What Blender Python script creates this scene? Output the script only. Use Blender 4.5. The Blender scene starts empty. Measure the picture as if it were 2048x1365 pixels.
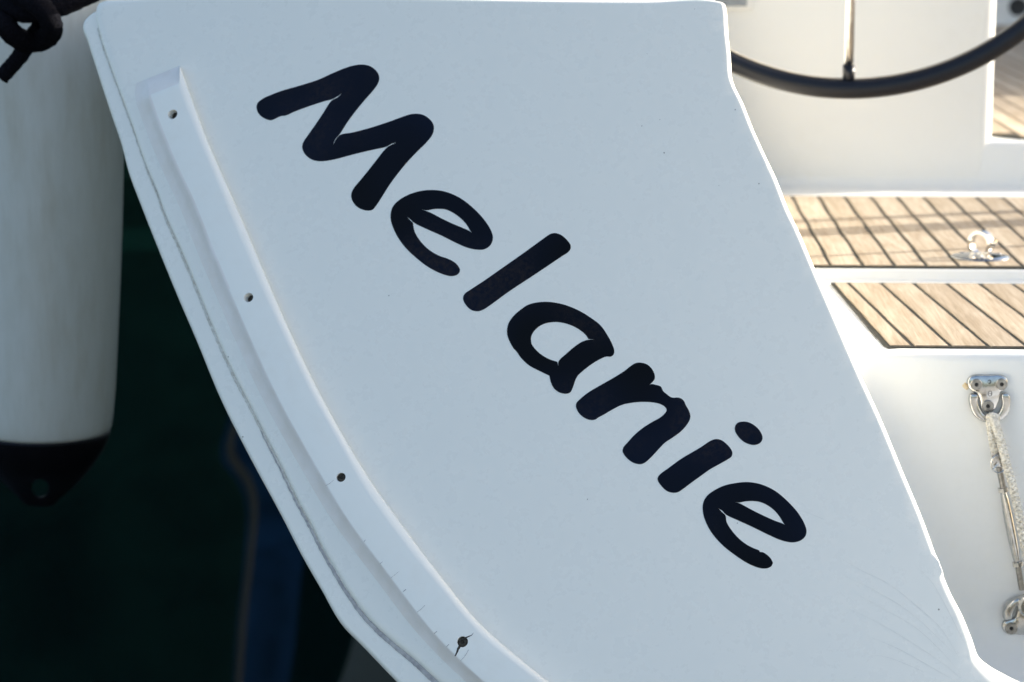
import bpy, bmesh, math, random
from mathutils import Vector, Matrix, noise
from mathutils.geometry import delaunay_2d_cdt
random.seed(4)
scene = bpy.context.scene
COL = scene.collection
R = math.radians

# ---------------------------------------------------------------- camera
F = 4836.0                       # focal length in photo pixels (85 mm on 36 mm)
PITCH, YAW = R(10.68), R(2.40)
cam_d = bpy.data.cameras.new('camera'); cam = bpy.data.objects.new('camera', cam_d); COL.objects.link(cam)
cam.location = (0, 0, 0); cam.rotation_euler = (R(90) - PITCH, 0, YAW)
cam_d.lens = 85; cam_d.sensor_width = 36; cam_d.clip_start = 0.05; cam_d.clip_end = 2000
cam_d.dof.use_dof = True; cam_d.dof.focus_distance = 3.0; cam_d.dof.aperture_fstop = 5.6
scene.camera = cam
MROT = cam.rotation_euler.to_matrix()

# ---------------------------------------------------------------- sky, sun, exposure
SUN = Vector((0.88, 0.323, 0.349)).normalized()
world = bpy.data.worlds.new('World'); scene.world = world; world.use_nodes = True
wn = world.node_tree; wn.nodes.clear()
sky = wn.nodes.new('ShaderNodeTexSky'); sky.sky_type = 'NISHITA'; sky.sun_disc = False
sky.sun_elevation = math.asin(SUN.z); sky.sun_rotation = math.atan2(SUN.x, SUN.y)
sky.air_density = 1.0; sky.dust_density = 3.0; sky.ozone_density = 1.0
bg = wn.nodes.new('ShaderNodeBackground'); bg.inputs['Strength'].default_value = 0.135
wo = wn.nodes.new('ShaderNodeOutputWorld')
wn.links.new(sky.outputs[0], bg.inputs[0]); wn.links.new(bg.outputs[0], wo.inputs[0])
sl = bpy.data.lights.new('sun', 'SUN'); sl.energy = 4.1; sl.angle = R(0.53); sl.color = (1.0, 0.95, 0.86)
so = bpy.data.objects.new('sun', sl); COL.objects.link(so); so.location = (6, 4, 6)
so.rotation_euler = SUN.to_track_quat('Z', 'Y').to_euler()
scene.view_settings.view_transform = 'Standard'; scene.view_settings.look = 'None'
scene.view_settings.gamma = 1.0; scene.view_settings.use_curve_mapping = False
scene.view_settings.exposure = 1.31

# ---------------------------------------------------------------- helpers: geometry
def ray(px, py):
    return MROT @ Vector(((px - 1024) / F, -(py - 682.5) / F, -1.0))
def G(px, py, z):
    r = ray(px, py); return r * (z / r.z)
def V(px, py, y):
    r = ray(px, py); return r * (y / r.y)
def Yat(py, z, px=1850):
    return G(px, py, z).y

PT, PY = R(28), R(5)
PN = Vector((-math.sin(PY) * math.cos(PT), -math.cos(PY) * math.cos(PT), math.sin(PT)))   # transom face normal
P0 = V(1960, 1330, 2.82)
PU = Vector((math.cos(PY), -math.sin(PY), 0))
def P(px, py, off=0.0):
    """point of the gently cambered transom surface (off = height above it)"""
    r = ray(px, py); dn = r.dot(PN); base = P0.dot(PN); h = off; q = None
    for _ in range(3):
        q = r * ((base + h) / dn)
        u = (q - P0).dot(PU) + 0.45
        h = off - u * u / 7.0
    return q
def PW(px, py, off):
    """like P, but raised from the surface point straight along the normal"""
    return P(px, py) + PN * off

def mesh_obj(name, bm, mat, parent=None, smooth=True, angle=None):
    bmesh.ops.recalc_face_normals(bm, faces=bm.faces)
    me = bpy.data.meshes.new(name); bm.to_mesh(me); bm.free()
    for p in me.polygons: p.use_smooth = smooth
    if smooth and angle is not None:
        try: me.set_sharp_from_angle(angle=R(angle))
        except Exception: pass
    me.materials.append(mat)
    o = bpy.data.objects.new(name, me); COL.objects.link(o)
    if parent is not None: o.parent = parent
    return o
def tag(o, label=None, cat=None, group=None, kind=None):
    if label: o['label'] = label
    if cat: o['category'] = cat
    if group: o['group'] = group
    if kind: o['kind'] = kind
    return o
def empty(name, loc, label, cat, group=None):
    o = bpy.data.objects.new(name, None); COL.objects.link(o); o.location = loc; o.empty_display_size = 0.1
    tag(o, label, cat, group)
    return o
def adopt(child, parent):
    child.parent = parent
    child.matrix_parent_inverse = Matrix.Translation(parent.location).inverted() if parent.type == 'EMPTY' else Matrix.Identity(4)

def catmull(pts, closed=True, sub=5, corner=55, cls=True):
    """smooth a polyline, keeping sharp turns sharp"""
    n = len(pts); P2 = [Vector(p) for p in pts]; out = []
    def crn(i):
        if not closed and (i <= 0 or i >= n - 1): return True
        a = P2[i] - P2[i - 1]; b = P2[(i + 1) % n] - P2[i]
        if a.length < 1e-9 or b.length < 1e-9: return True
        return a.angle(b) > R(corner)
    segs = n if closed else n - 1
    for i in range(segs):
        p1, p2 = P2[i], P2[(i + 1) % n]
        p0 = P2[i - 1] if not crn(i) else p1 - (p2 - p1)
        p3 = P2[(i + 2) % n] if not crn((i + 1) % n) else p2 + (p2 - p1)
        d1 = (p2 - p1).length
        d0 = max((p1 - p0).length, 1e-6); d2 = max((p3 - p2).length, 1e-6)
        m1 = ((p1 - p0) / d0 + (p2 - p1) / d1) * 0.5 * d1
        m2 = ((p2 - p1) / d1 + (p3 - p2) / d2) * 0.5 * d1
        for k in range(sub):
            t = k / sub
            out.append(p1 * (2*t**3 - 3*t**2 + 1) + m1 * (t**3 - 2*t**2 + t) + p2 * (-2*t**3 + 3*t**2) + m2 * (t**3 - t**2))
    if not closed: out.append(P2[-1].copy())
    return out
def area2(l): return sum(l[i-1][0]*l[i][1] - l[i][0]*l[i-1][1] for i in range(len(l))) / 2
def inside(pt, loops):
    x, y = pt; c = False
    for l in loops:
        j = len(l) - 1
        for i in range(len(l)):
            xi, yi = l[i]; xj, yj = l[j]
            if (yi > y) != (yj > y) and x < (xj - xi) * (y - yi) / (yj - yi) + xi: c = not c
            j = i
    return c
def slab(loops, mp, wf, hf, back, grid=None, steps=5, off=0.0):
    """raised plate: loops in 2D, mp(x,y,off)->world, wf/hf(x,y) bevel width / height, back = side depth behind"""
    bm = bmesh.new(); inner = []
    vid = {}
    for li, l in enumerate(loops):
        l = [Vector((p[0], p[1])) for p in l]
        if (area2(l) > 0) != (li == 0): l.reverse()
        n = len(l); nor = []
        for i in range(n):
            t = (l[(i+1) % n] - l[i]).normalized() + (l[i] - l[i-1]).normalized()
            if t.length < 1e-6: t = l[(i+1) % n] - l[i]
            t.normalize(); nor.append(Vector((-t.y, t.x)))
        rings = []
        ring = []
        for i in range(n):
            h = hf(*l[i]); ring.append(bm.verts.new(mp(l[i].x, l[i].y, off - h) + (mp(l[i].x, l[i].y, off - h - back) - mp(l[i].x, l[i].y, off - h)) * 1.0))
        rings.append(ring)
        for s in range(steps + 1):
            b = math.pi / 2 * (1 - s / steps); ring = []
            for i in range(n):
                w = wf(*l[i]); h = hf(*l[i]); q = l[i] + nor[i] * (w * (1 - math.sin(b)))
                ring.append(bm.verts.new(mp(q.x, q.y, off - h * (1 - math.cos(b)))))
                if s == steps: inner.append((li, i, q, ring[-1]))
            rings.append(ring)
        for a, b_ in zip(rings[:-1], rings[1:]):
            for i in range(n):
                j = (i + 1) % n
                try: bm.faces.new((a[i], a[j], b_[j], b_[i]))
                except ValueError: pass
    pts = [q[2] for q in inner]; vs = [q[3] for q in inner]; edges = []; k = 0; il = []
    for li in range(len(loops)):
        m = sum(1 for q in inner if q[0] == li)
        edges += [(k + i, k + (i + 1) % m) for i in range(m)]
        il.append([tuple(pts[k + i]) for i in range(m)]); k += m
    if grid:
        xs = [p.x for p in pts]; ys = [p.y for p in pts]; x = min(xs) + grid * .5
        while x < max(xs):
            y = min(ys) + grid * .5
            while y < max(ys):
                if inside((x, y), il): pts.append(Vector((x, y))); vs.append(None)
                y += grid
            x += grid
    ov, oe, of, vo, eo, fo = delaunay_2d_cdt(pts, edges, [], 0, 1e-5)
    nv = []
    for i, p in enumerate(ov):
        src = [s for s in vo[i] if s < len(vs) and vs[s] is not None] if vo[i] else []
        nv.append(vs[src[0]] if src else bm.verts.new(mp(p.x, p.y, off)))
    for f in of:
        c = sum((ov[i] for i in f), Vector((0, 0))) / len(f)
        if inside((c.x, c.y), il):
            try: bm.faces.new([nv[i] for i in f])
            except ValueError: pass
    bmesh.ops.remove_doubles(bm, verts=bm.verts, dist=1e-7)
    return bm
def fix_normals(o, d):
    """plates are open at the back: make the front look along d"""
    me = o.data; s = 0.0
    for p in me.polygons: s += p.normal.dot(d) * p.area
    if s < 0: me.flip_normals()
    return o

def add_tube(bm, pts, rad, n=10, caps=True, close=False):
    pts = [Vector(p) for p in pts]; m = len(pts); rings = []
    rf = rad if callable(rad) else (lambda t: rad)
    t0 = (pts[1] - pts[0]).normalized()
    up = Vector((0, 0, 1)) if abs(t0.z) < .9 else Vector((1, 0, 0))
    nrm = t0.cross(up).normalized()
    for i in range(m):
        if close: t = (pts[(i+1) % m] - pts[i-1]).normalized()
        else: t = (pts[min(i+1, m-1)] - pts[max(i-1, 0)]).normalized()
        nrm = (nrm - t * nrm.dot(t)).normalized(); bn = t.cross(nrm)
        r = rf(i / max(1, m - 1))
        rings.append([bm.verts.new(pts[i] + (nrm * math.cos(a) + bn * math.sin(a)) * r) for a in [2*math.pi*k/n for k in range(n)]])
    rng = range(m if close else m - 1)
    for i in rng:
        a, b = rings[i], rings[(i+1) % m]
        for k in range(n): bm.faces.new((a[k], a[(k+1) % n], b[(k+1) % n], b[k]))
    if caps and not close:
        bm.faces.new(rings[0][::-1]); bm.faces.new(rings[-1])
def add_lathe(bm, c, axis, prof, n=32):
    """prof: list of (radius, distance along axis)"""
    axis = Vector(axis).normalized(); u = axis.orthogonal().normalized(); v = axis.cross(u); c = Vector(c); rings = []
    for r, d in prof:
        if r < 1e-6: rings.append([bm.verts.new(c + axis * d)])
        else: rings.append([bm.verts.new(c + axis * d + (u * math.cos(2*math.pi*k/n) + v * math.sin(2*math.pi*k/n)) * r) for k in range(n)])
    for a, b in zip(rings[:-1], rings[1:]):
        for k in range(n):
            q = [a[k % len(a)], a[(k+1) % len(a)], b[(k+1) % len(b)], b[k % len(b)]]
            s = []
            for x in q:
                if x not in s: s.append(x)
            if len(s) > 2: bm.faces.new(s)
def add_box(bm, x0, x1, y0, y1, z0, z1, bev=0.0, seg=3):
    r = bmesh.ops.create_cube(bm, size=1)
    vs = r['verts']
    for v in vs: v.co = Vector((x0 if v.co.x < 0 else x1, y0 if v.co.y < 0 else y1, z0 if v.co.z < 0 else z1))
    if bev:
        es = list({e for v in vs for e in v.link_edges})
        bmesh.ops.bevel(bm, geom=es, offset=bev, segments=seg, affect='EDGES', profile=0.5)
def boolean_cut(o, cutters):
    for c in cutters:
        m = o.modifiers.new('cut', 'BOOLEAN'); m.operation = 'DIFFERENCE'; m.object = c; m.solver = 'EXACT'
    bpy.context.view_layer.update()
    dg = bpy.context.evaluated_depsgraph_get()
    me = bpy.data.meshes.new_from_object(o.evaluated_get(dg)); o.modifiers.clear()
    old = o.data; o.data = me
    for c in cutters: bpy.data.objects.remove(c)

# ---------------------------------------------------------------- materials
def new_mat(name):
    m = bpy.data.materials.new(name); m.use_nodes = True
    nt = m.node_tree; b = nt.nodes['Principled BSDF']
    return m, nt, b
def nd(nt, t, **kw):
    n = nt.nodes.new(t)
    for k, v in kw.items():
        if k in n.inputs: n.inputs[k].default_value = v
        else: setattr(n, k, v)
    return n
def ramp(nt, src, stops):
    r = nt.nodes.new('ShaderNodeValToRGB'); e = r.color_ramp.elements
    while len(e) > 1: e.remove(e[-1])
    e[0].position = stops[0][0]; e[0].color = (*stops[0][1], 1) if len(stops[0][1]) == 3 else stops[0][1]
    for p, c in stops[1:]:
        x = e.new(p); x.color = (*c, 1)
    nt.links.new(src, r.inputs[0]); return r
def coords(nt, scale=(1, 1, 1), rot=(0, 0, 0)):
    tc = nt.nodes.new('ShaderNodeTexCoord'); mp = nt.nodes.new('ShaderNodeMapping')
    mp.inputs['Scale'].default_value = scale; mp.inputs['Rotation'].default_value = rot
    nt.links.new(tc.outputs['Object'], mp.inputs[0]); return mp.outputs[0]
def mixc(nt, fac, a, b, mode='MIX'):
    m = nt.nodes.new('ShaderNodeMix'); m.data_type = 'RGBA'; m.blend_type = mode
    if isinstance(fac, (int, float)): m.inputs[0].default_value = fac
    else: nt.links.new(fac, m.inputs[0])
    for s, i in ((a, 6), (b, 7)):
        if isinstance(s, tuple): m.inputs[i].default_value = (*s, 1)
        else: nt.links.new(s, m.inputs[i])
    return m.outputs[2]
def bump(nt, b, src, strength, dist):
    n = nt.nodes.new('ShaderNodeBump'); n.inputs['Strength'].default_value = strength; n.inputs['Distance'].default_value = dist
    nt.links.new(src, n.inputs['Height']); nt.links.new(n.outputs[0], b.inputs['Normal']); return n
def gelcoat(name, col, specks=0.0, dirt=(0.62, 0.60, 0.52), dirt_amt=0.25, rough=0.28):
    m, nt, b = new_mat(name)
    co = coords(nt)
    n1 = nd(nt, 'ShaderNodeTexNoise', Scale=3.0, Detail=5.0, Roughness=0.6); nt.links.new(co, n1.inputs[0])
    n2 = nd(nt, 'ShaderNodeTexNoise', Scale=38.0, Detail=6.0, Roughness=0.7); nt.links.new(co, n2.inputs[0])
    r1 = ramp(nt, n1.outputs[0], [(0.35, (0, 0, 0)), (0.75, (1, 1, 1))])
    r2 = ramp(nt, n2.outputs[0], [(0.45, (0, 0, 0)), (0.8, (1, 1, 1))])
    mul = nd(nt, 'ShaderNodeMath', operation='MULTIPLY'); nt.links.new(r1.outputs[0], mul.inputs[0]); nt.links.new(r2.outputs[0], mul.inputs[1])
    mul2 = nd(nt, 'ShaderNodeMath', operation='MULTIPLY'); nt.links.new(mul.outputs[0], mul2.inputs[0]); mul2.inputs[1].default_value = dirt_amt
    c = mixc(nt, mul2.outputs[0], col, dirt)
    if specks:
        vo = nd(nt, 'ShaderNodeTexVoronoi', Scale=42.0); nt.links.new(co, vo.inputs[0])
        sep = nt.nodes.new('ShaderNodeSeparateColor'); nt.links.new(vo.outputs['Color'], sep.inputs[0])
        th = nd(nt, 'ShaderNodeMath', operation='MULTIPLY'); nt.links.new(sep.outputs[0], th.inputs[0]); th.inputs[1].default_value = 0.055
        lt = nd(nt, 'ShaderNodeMath', operation='LESS_THAN'); nt.links.new(vo.outputs['Distance'], lt.inputs[0]); nt.links.new(th.outputs[0], lt.inputs[1])
        g = nd(nt, 'ShaderNodeMath', operation='GREATER_THAN'); nt.links.new(sep.outputs[1], g.inputs[0]); g.inputs[1].default_value = 1 - specks
        a = nd(nt, 'ShaderNodeMath', operation='MULTIPLY'); nt.links.new(lt.outputs[0], a.inputs[0]); nt.links.new(g.outputs[0], a.inputs[1])
        a2 = nd(nt, 'ShaderNodeMath', operation='MULTIPLY'); nt.links.new(a.outputs[0], a2.inputs[0]); a2.inputs[1].default_value = 0.75
        c = mixc(nt, a2.outputs[0], c, (0.12, 0.10, 0.07))
    nt.links.new(c, b.inputs['Base Color'])
    rr = ramp(nt, n2.outputs[0], [(0.3, (rough * .8,) * 3), (0.8, (rough * 1.4,) * 3)]); nt.links.new(rr.outputs[0], b.inputs['Roughness'])
    n3 = nd(nt, 'ShaderNodeTexNoise', Scale=9.0, Detail=3.0); nt.links.new(co, n3.inputs[0])
    bump(nt, b, n3.outputs[0], 0.25, 0.002)
    b.inputs['IOR'].default_value = 1.5
    return m
M_gel = gelcoat('gelcoat_white', (0.85, 0.83, 0.75), specks=0.30, dirt_amt=0.12)
M_gel2 = gelcoat('gelcoat_cockpit', (0.735, 0.735, 0.71), specks=0.03, dirt_amt=0.35, rough=0.35)
M_strake = gelcoat('strake_plastic', (0.88, 0.87, 0.80), specks=0.0, dirt=(0.66, 0.58, 0.47), dirt_amt=0.3, rough=0.42)

def teak_mat():
    m, nt, b = new_mat('teak')
    geo = nt.nodes.new('ShaderNodeNewGeometry')
    tc = nt.nodes.new('ShaderNodeTexCoord')
    add = nt.nodes.new('ShaderNodeVectorMath'); add.operation = 'ADD'
    cmb = nt.nodes.new('ShaderNodeCombineXYZ')
    rm = nd(nt, 'ShaderNodeMath', operation='MULTIPLY'); nt.links.new(geo.outputs['Random Per Island'], rm.inputs[0]); rm.inputs[1].default_value = 37.0
    nt.links.new(rm.outputs[0], cmb.inputs[1]); nt.links.new(tc.outputs['Object'], add.inputs[0]); nt.links.new(cmb.outputs[0], add.inputs[1])
    mp = nt.nodes.new('ShaderNodeMapping'); mp.inputs['Scale'].default_value = (260, 9, 20); nt.links.new(add.outputs[0], mp.inputs[0])
    n1 = nd(nt, 'ShaderNodeTexNoise', Scale=1.0, Detail=8.0, Roughness=0.65, Distortion=0.6); nt.links.new(mp.outputs[0], n1.inputs[0])
    mp2 = nt.nodes.new('ShaderNodeMapping'); mp2.inputs['Scale'].default_value = (40, 4, 8); nt.links.new(add.outputs[0], mp2.inputs[0])
    n2 = nd(nt, 'ShaderNodeTexNoise', Scale=1.0, Detail=4.0, Roughness=0.6, Distortion=1.2); nt.links.new(mp2.outputs[0], n2.inputs[0])
    c1 = ramp(nt, n1.outputs[0], [(0.3, (0.31, 0.25, 0.18)), (0.5, (0.41, 0.345, 0.265)), (0.72, (0.49, 0.425, 0.34))])
    c2 = ramp(nt, n2.outputs[0], [(0.35, (0.78, 0.74, 0.68)), (0.65, (1.0, 1.0, 1.0))])
    c = mixc(nt, 1.0, c1.outputs[0], c2.outputs[0], 'MULTIPLY')
    rv = ramp(nt, geo.outputs['Random Per Island'], [(0.0, (0.84, 0.82, 0.80)), (0.5, (0.97, 0.95, 0.92)), (1.0, (1.08, 1.08, 1.08))])
    c = mixc(nt, 1.0, c, rv.outputs[0], 'MULTIPLY')
    nt.links.new(c, b.inputs['Base Color']); b.inputs['Roughness'].default_value = 0.75
    b.inputs['Specular IOR Level'].default_value = 0.25
    bump(nt, b, n1.outputs[0], 0.5, 0.001)
    return m
M_teak = teak_mat()
def simple(name, col, rough, metal=0.0, nscale=40, namt=0.3, bumps=0.0, spec=None, bdist=0.001, col2=None):
    m, nt, b = new_mat(name); co = coords(nt)
    n1 = nd(nt, 'ShaderNodeTexNoise', Scale=float(nscale), Detail=5.0, Roughness=0.65); nt.links.new(co, n1.inputs[0])
    d = col2 or tuple(x * (1 - namt) for x in col)
    r = ramp(nt, n1.outputs[0], [(0.35, d), (0.65, col)]); nt.links.new(r.outputs[0], b.inputs['Base Color'])
    b.inputs['Roughness'].default_value = rough; b.inputs['Metallic'].default_value = metal
    if spec is not None: b.inputs['Specular IOR Level'].default_value = spec
    if bumps: bump(nt, b, n1.outputs[0], bumps, bdist)
    return m
M_caulk = simple('black_caulk', (0.018, 0.018, 0.014), 0.6, spec=0.2, col2=(0.04, 0.036, 0.024), nscale=60, bumps=0.3)
M_steel = simple('stainless', (0.62, 0.61, 0.59), 0.16, metal=1.0, nscale=90, namt=0.25, bumps=0.08)
M_steel_r = simple('stainless_dull', (0.45, 0.43, 0.40), 0.38, metal=1.0, nscale=150, namt=0.4, bumps=0.25)
M_chrome = simple('polished_steel', (0.42, 0.42, 0.42), 0.07, metal=1.0, nscale=90, namt=0.2)
M_ropecore = simple('rope_core', (0.30, 0.27, 0.22), 0.95)
M_screw = simple('weathered_screw', (0.09, 0.075, 0.055), 0.5, metal=0.7, nscale=400, namt=0.7, bumps=0.4)
M_dark = simple('dark_crack', (0.05, 0.04, 0.03), 0.8, nscale=200)
M_hole = simple('bore_dirt', (0.30, 0.28, 0.22), 0.8, nscale=200)
M_socket = simple('dark_socket', (0.02, 0.02, 0.02), 0.6)
M_seal = simple('grey_sealant', (0.50, 0.49, 0.47), 0.7, nscale=120, col2=(0.30, 0.29, 0.29), bumps=0.5)
M_sealp = simple('pale_sealant', (0.70, 0.69, 0.63), 0.7, nscale=160, col2=(0.50, 0.46, 0.38), bumps=0.5)
M_hair = simple('crazing', (0.79, 0.78, 0.73), 0.6)
M_leather = simple('wheel_leather', (0.004, 0.006, 0.012), 0.36, nscale=120, bumps=0.25, bdist=0.002, spec=0.35)
M_stitch = simple('stitching', (0.38, 0.35, 0.30), 0.8)
M_rope = simple('white_rope', (0.82, 0.79, 0.72), 0.9, nscale=260, bumps=0.5, col2=(0.46, 0.42, 0.34))
M_drope = simple('dark_rope', (0.007, 0.007, 0.011), 0.95, nscale=220, namt=0.6, bumps=1.0, bdist=0.004, spec=0.1)
M_fblack = simple('fender_black', (0.006, 0.006, 0.008), 0.25, nscale=30, bumps=0.05, spec=0.3)
M_grey = simple('instrument_grey', (0.30, 0.33, 0.36), 0.3)
M_rust = simple('rust_stain', (0.62, 0.42, 0.20), 0.8, nscale=120, col2=(0.72, 0.62, 0.42))
def fender_mat():
    m, nt, b = new_mat('fender_vinyl'); co = coords(nt, (1, 1, 0.22))
    n1 = nd(nt, 'ShaderNodeTexNoise', Scale=16.0, Detail=6.0, Roughness=0.6); nt.links.new(co, n1.inputs[0])
    n2 = nd(nt, 'ShaderNodeTexNoise', Scale=70.0, Detail=5.0, Roughness=0.7); nt.links.new(co, n2.inputs[0])
    c1 = ramp(nt, n1.outputs[0], [(0.3, (0.56, 0.54, 0.47)), (0.5, (0.64, 0.64, 0.59)), (0.75, (0.68, 0.68, 0.64))])
    c2 = ramp(nt, n2.outputs[0], [(0.3, (0.95, 0.945, 0.93)), (0.6, (1, 1, 1))])
    nt.links.new(mixc(nt, 1.0, c1.outputs[0], c2.outputs[0], 'MULTIPLY'), b.inputs['Base Color'])
    b.inputs['Roughness'].default_value = 0.45; return m
M_fender = fender_mat()
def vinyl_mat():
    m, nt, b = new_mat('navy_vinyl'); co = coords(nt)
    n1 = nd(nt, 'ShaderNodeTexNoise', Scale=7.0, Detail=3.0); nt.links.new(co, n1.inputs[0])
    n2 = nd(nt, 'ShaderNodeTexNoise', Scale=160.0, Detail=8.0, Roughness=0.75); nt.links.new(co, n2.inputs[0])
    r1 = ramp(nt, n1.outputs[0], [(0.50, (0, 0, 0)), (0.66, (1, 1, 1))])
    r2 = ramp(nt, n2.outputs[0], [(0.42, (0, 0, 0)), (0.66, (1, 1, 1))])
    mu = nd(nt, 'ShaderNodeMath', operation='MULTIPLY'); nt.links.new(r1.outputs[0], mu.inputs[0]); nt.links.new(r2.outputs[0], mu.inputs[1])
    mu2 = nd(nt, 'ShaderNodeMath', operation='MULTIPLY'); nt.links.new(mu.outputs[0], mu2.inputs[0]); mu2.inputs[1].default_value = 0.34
    # uneven blue-black and brown: part fade and wear, part reflections painted into colour
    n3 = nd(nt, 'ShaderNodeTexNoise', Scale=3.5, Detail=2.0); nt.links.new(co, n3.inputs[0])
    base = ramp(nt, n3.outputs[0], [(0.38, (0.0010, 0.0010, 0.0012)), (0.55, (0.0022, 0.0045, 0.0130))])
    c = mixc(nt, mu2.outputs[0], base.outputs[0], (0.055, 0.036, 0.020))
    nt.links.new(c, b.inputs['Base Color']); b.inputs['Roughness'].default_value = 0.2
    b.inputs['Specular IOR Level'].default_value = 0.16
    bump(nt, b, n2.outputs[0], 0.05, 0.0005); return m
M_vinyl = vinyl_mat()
def water_mat():
    m, nt, b = new_mat('harbour_water')
    co = coords(nt, (1.0, 0.45, 1.0))
    n1 = nd(nt, 'ShaderNodeTexNoise', Scale=0.75, Detail=1.0, Roughness=0.4, Distortion=0.3); nt.links.new(co, n1.inputs[0])
    b.inputs['Base Color'].default_value = (0.001, 0.0075, 0.0065, 1); b.inputs['Roughness'].default_value = 0.03
    b.inputs['IOR'].default_value = 1.33
    bump(nt, b, n1.outputs[0], 0.33, 0.22); return m
M_water = water_mat()

# ================================================================ setting
bm = bmesh.new()
WZ = -1.70
vs = [bm.verts.new(p) for p in ((-600, -600, WZ), (600, -600, WZ), (600, 1200, WZ), (-600, 1200, WZ))]; bm.faces.new(vs)
tag(mesh_obj('water', bm, M_water, smooth=False), kind='structure')

# ================================================================ the yacht
yacht = empty('sailing_yacht', (0, 3.4, -1.4), 'white sailing yacht from astern, dark name Melanie across its sloping transom, teak decks behind', 'yacht')
def part(name, bm, mat, smooth=True, angle=None, parent=None):
    o = mesh_obj(name, bm, mat, None, smooth, angle); adopt(o, parent or yacht); return o
def subpart(name, bm, mat, parent, smooth=True, angle=None):
    o = mesh_obj(name, bm, mat, None, smooth, angle); o.parent = parent
    o.matrix_parent_inverse = Matrix.Identity(4) if parent.type != 'EMPTY' else Matrix.Translation(parent.location).inverted()
    if parent.type != 'EMPTY':
        # parts sit at the yacht's origin offset: keep sub-parts where they were built
        bpy.context.view_layer.update(); o.matrix_parent_inverse = parent.matrix_world.inverted()
    return o

outer_l = [(212,-2),(199,4),(190,14),(174,25),(163,38),(161,54),(169,74),(184,120),(214,212),(239,286),(253,340),(278,407),(318,508),(352,591),(386,670),(439,798),(498,915),(560,1030),(600,1108),(640,1178),(679,1245),(725,1293),(794,1365),(860,1430),(960,1525),(1100,1640)]
crack = [(212,-2),(199,3),(192,12),(191,34),(195,54),(203,84),(216,122),(229,158),(249,212),(268,264),(281,303),(295,340),(312,380),(329,428),(359,495),(393,576),(426,657),(460,734),(494,800),(530,870),(566,940),(600,1010),(624,1053),(644,1094),(668,1135),(692,1176),(726,1224),(753,1254),(791,1288),(832,1322),(879,1365),(980,1440),(1100,1530),(1220,1640)]
right_e = [(2300,1640),(2300,1445),(2150,1405),(2060,1366),(2003,1338),(1975,1322),(1959,1309),(1944,1273),(1925,1227),(1903,1185),(1886,1145),(1877,1120),(1843,1027),(1808,944),(1764,838),(1720,742),(1676,640),(1632,539),(1597,457),(1579,420),(1553,354),(1531,308),(1507,255),(1485,200),(1471,172),(1464,151),(1461,108),(1456,62),(1453,18),(1449,4),(1438,-1),(1300,0),(1150,-1),(900,-5),(600,-8),(350,-8)]
def dense(pts, step):
    out = []
    for a, b in zip(pts[:-1], pts[1:]):
        a = Vector(a); b = Vector(b); n = max(1, int((b - a).length / step))
        out += [a + (b - a) * k / n for k in range(n)]
    out.append(Vector(pts[-1])); return out
crack_s = catmull(crack, False, 6, 70); right_s = catmull(right_e, False, 6, 50)
outer_s = catmull(outer_l, False, 6, 60)
panel_loop = crack_s + right_s
def on_right(x, y): return x > 1430 + max(0, (y - 150)) * 0.40 - 10
def wf(x, y):
    if on_right(x, y):
        d = math.hypot(x - 1881, y - 1133); w = 10.5 if y > 330 else 9.0
        if y > 1150: w = 12 + min(5, (y - 1150) * .03) + max(0, min(26, (y - 1300) * .6))
        if d < 20: w = 1.2 + 11 * max(0, (d - 12) / 8)
        return w
    if y < 12 and x > 215: return 9
    return 17.0 if y < 1000 else 17 + min(6, (y - 1000) * .03)
def hf(x, y):
    if on_right(x, y) and y > 1280: return 0.010 + min(.016, (y - 1280) * .0003)
    if on_right(x, y): return 0.010 if math.hypot(x - 1881, y - 1133) > 16 else 0.0006
    if y < 12 and x > 215: return 0.009
    return 0.0055
transom = part('transom', slab([panel_loop], PW, wf, hf, 0.02, grid=26, steps=6), M_gel); fix_normals(transom, PN)
# flange: the lower lip of the hull shell outboard of the joint
inner_line = [Vector((p[0] + 34, p[1] - 10)) for p in catmull(crack[4:], False, 5, 70)]
fl_loop = outer_s + list(reversed(inner_line))
def on_out(x, y, L=[(p.x, p.y) for p in outer_s]): return min((x-a)**2 + (y-b)**2 for a, b in L) < 30
flange = part('hull_flange', slab([fl_loop], PW, lambda x, y: 9.0 if on_out(x, y) else 1.0, lambda x, y: 0.008 if on_out(x, y) else 0.001, 0.012, grid=30, steps=5, off=-0.0060), M_gel)
fix_normals(flange, PN)
# hull body behind: the same outline carried forward
hull_loop = [Vector((p.x + 3, p.y + 2)) for p in outer_s] + [Vector((p.x - 4 - (max(0, min(30, (p.y - 1150) * .3)) if p.x < 2000 else 0), p.y + 4 if p.y < 300 else (p.y + 150 if p.x > 1990 and p.y < 1500 else p.y))) for p in right_s]
bm = bmesh.new(); rings = []
for d in (0, .4, .9, 1.6, 2.4, 3.4, 5, 7, 9):
    rings.append([bm.verts.new(PW(p.x, p.y, -0.020) + Vector((-0.05 * d if p.x < 1000 and d > 0 else 0, d, 0))) for p in hull_loop])
for a, b in zip(rings[:-1], rings[1:]):
    for i in range(len(a)): j = (i+1) % len(a); bm.faces.new((a[i], a[j], b[j], b[i]))
bm.faces.new(rings[-1]); bm.faces.new(rings[0])
part('hull', bm, M_gel, True, 40)

bm = bmesh.new(); add_box(bm, -.62, -.28, 4.02, 6.2, -.5, .22, .03); part('shade_coaming', bm, M_gel2, True, 40)  # unseen coaming box added to keep the sun off the fender
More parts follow.
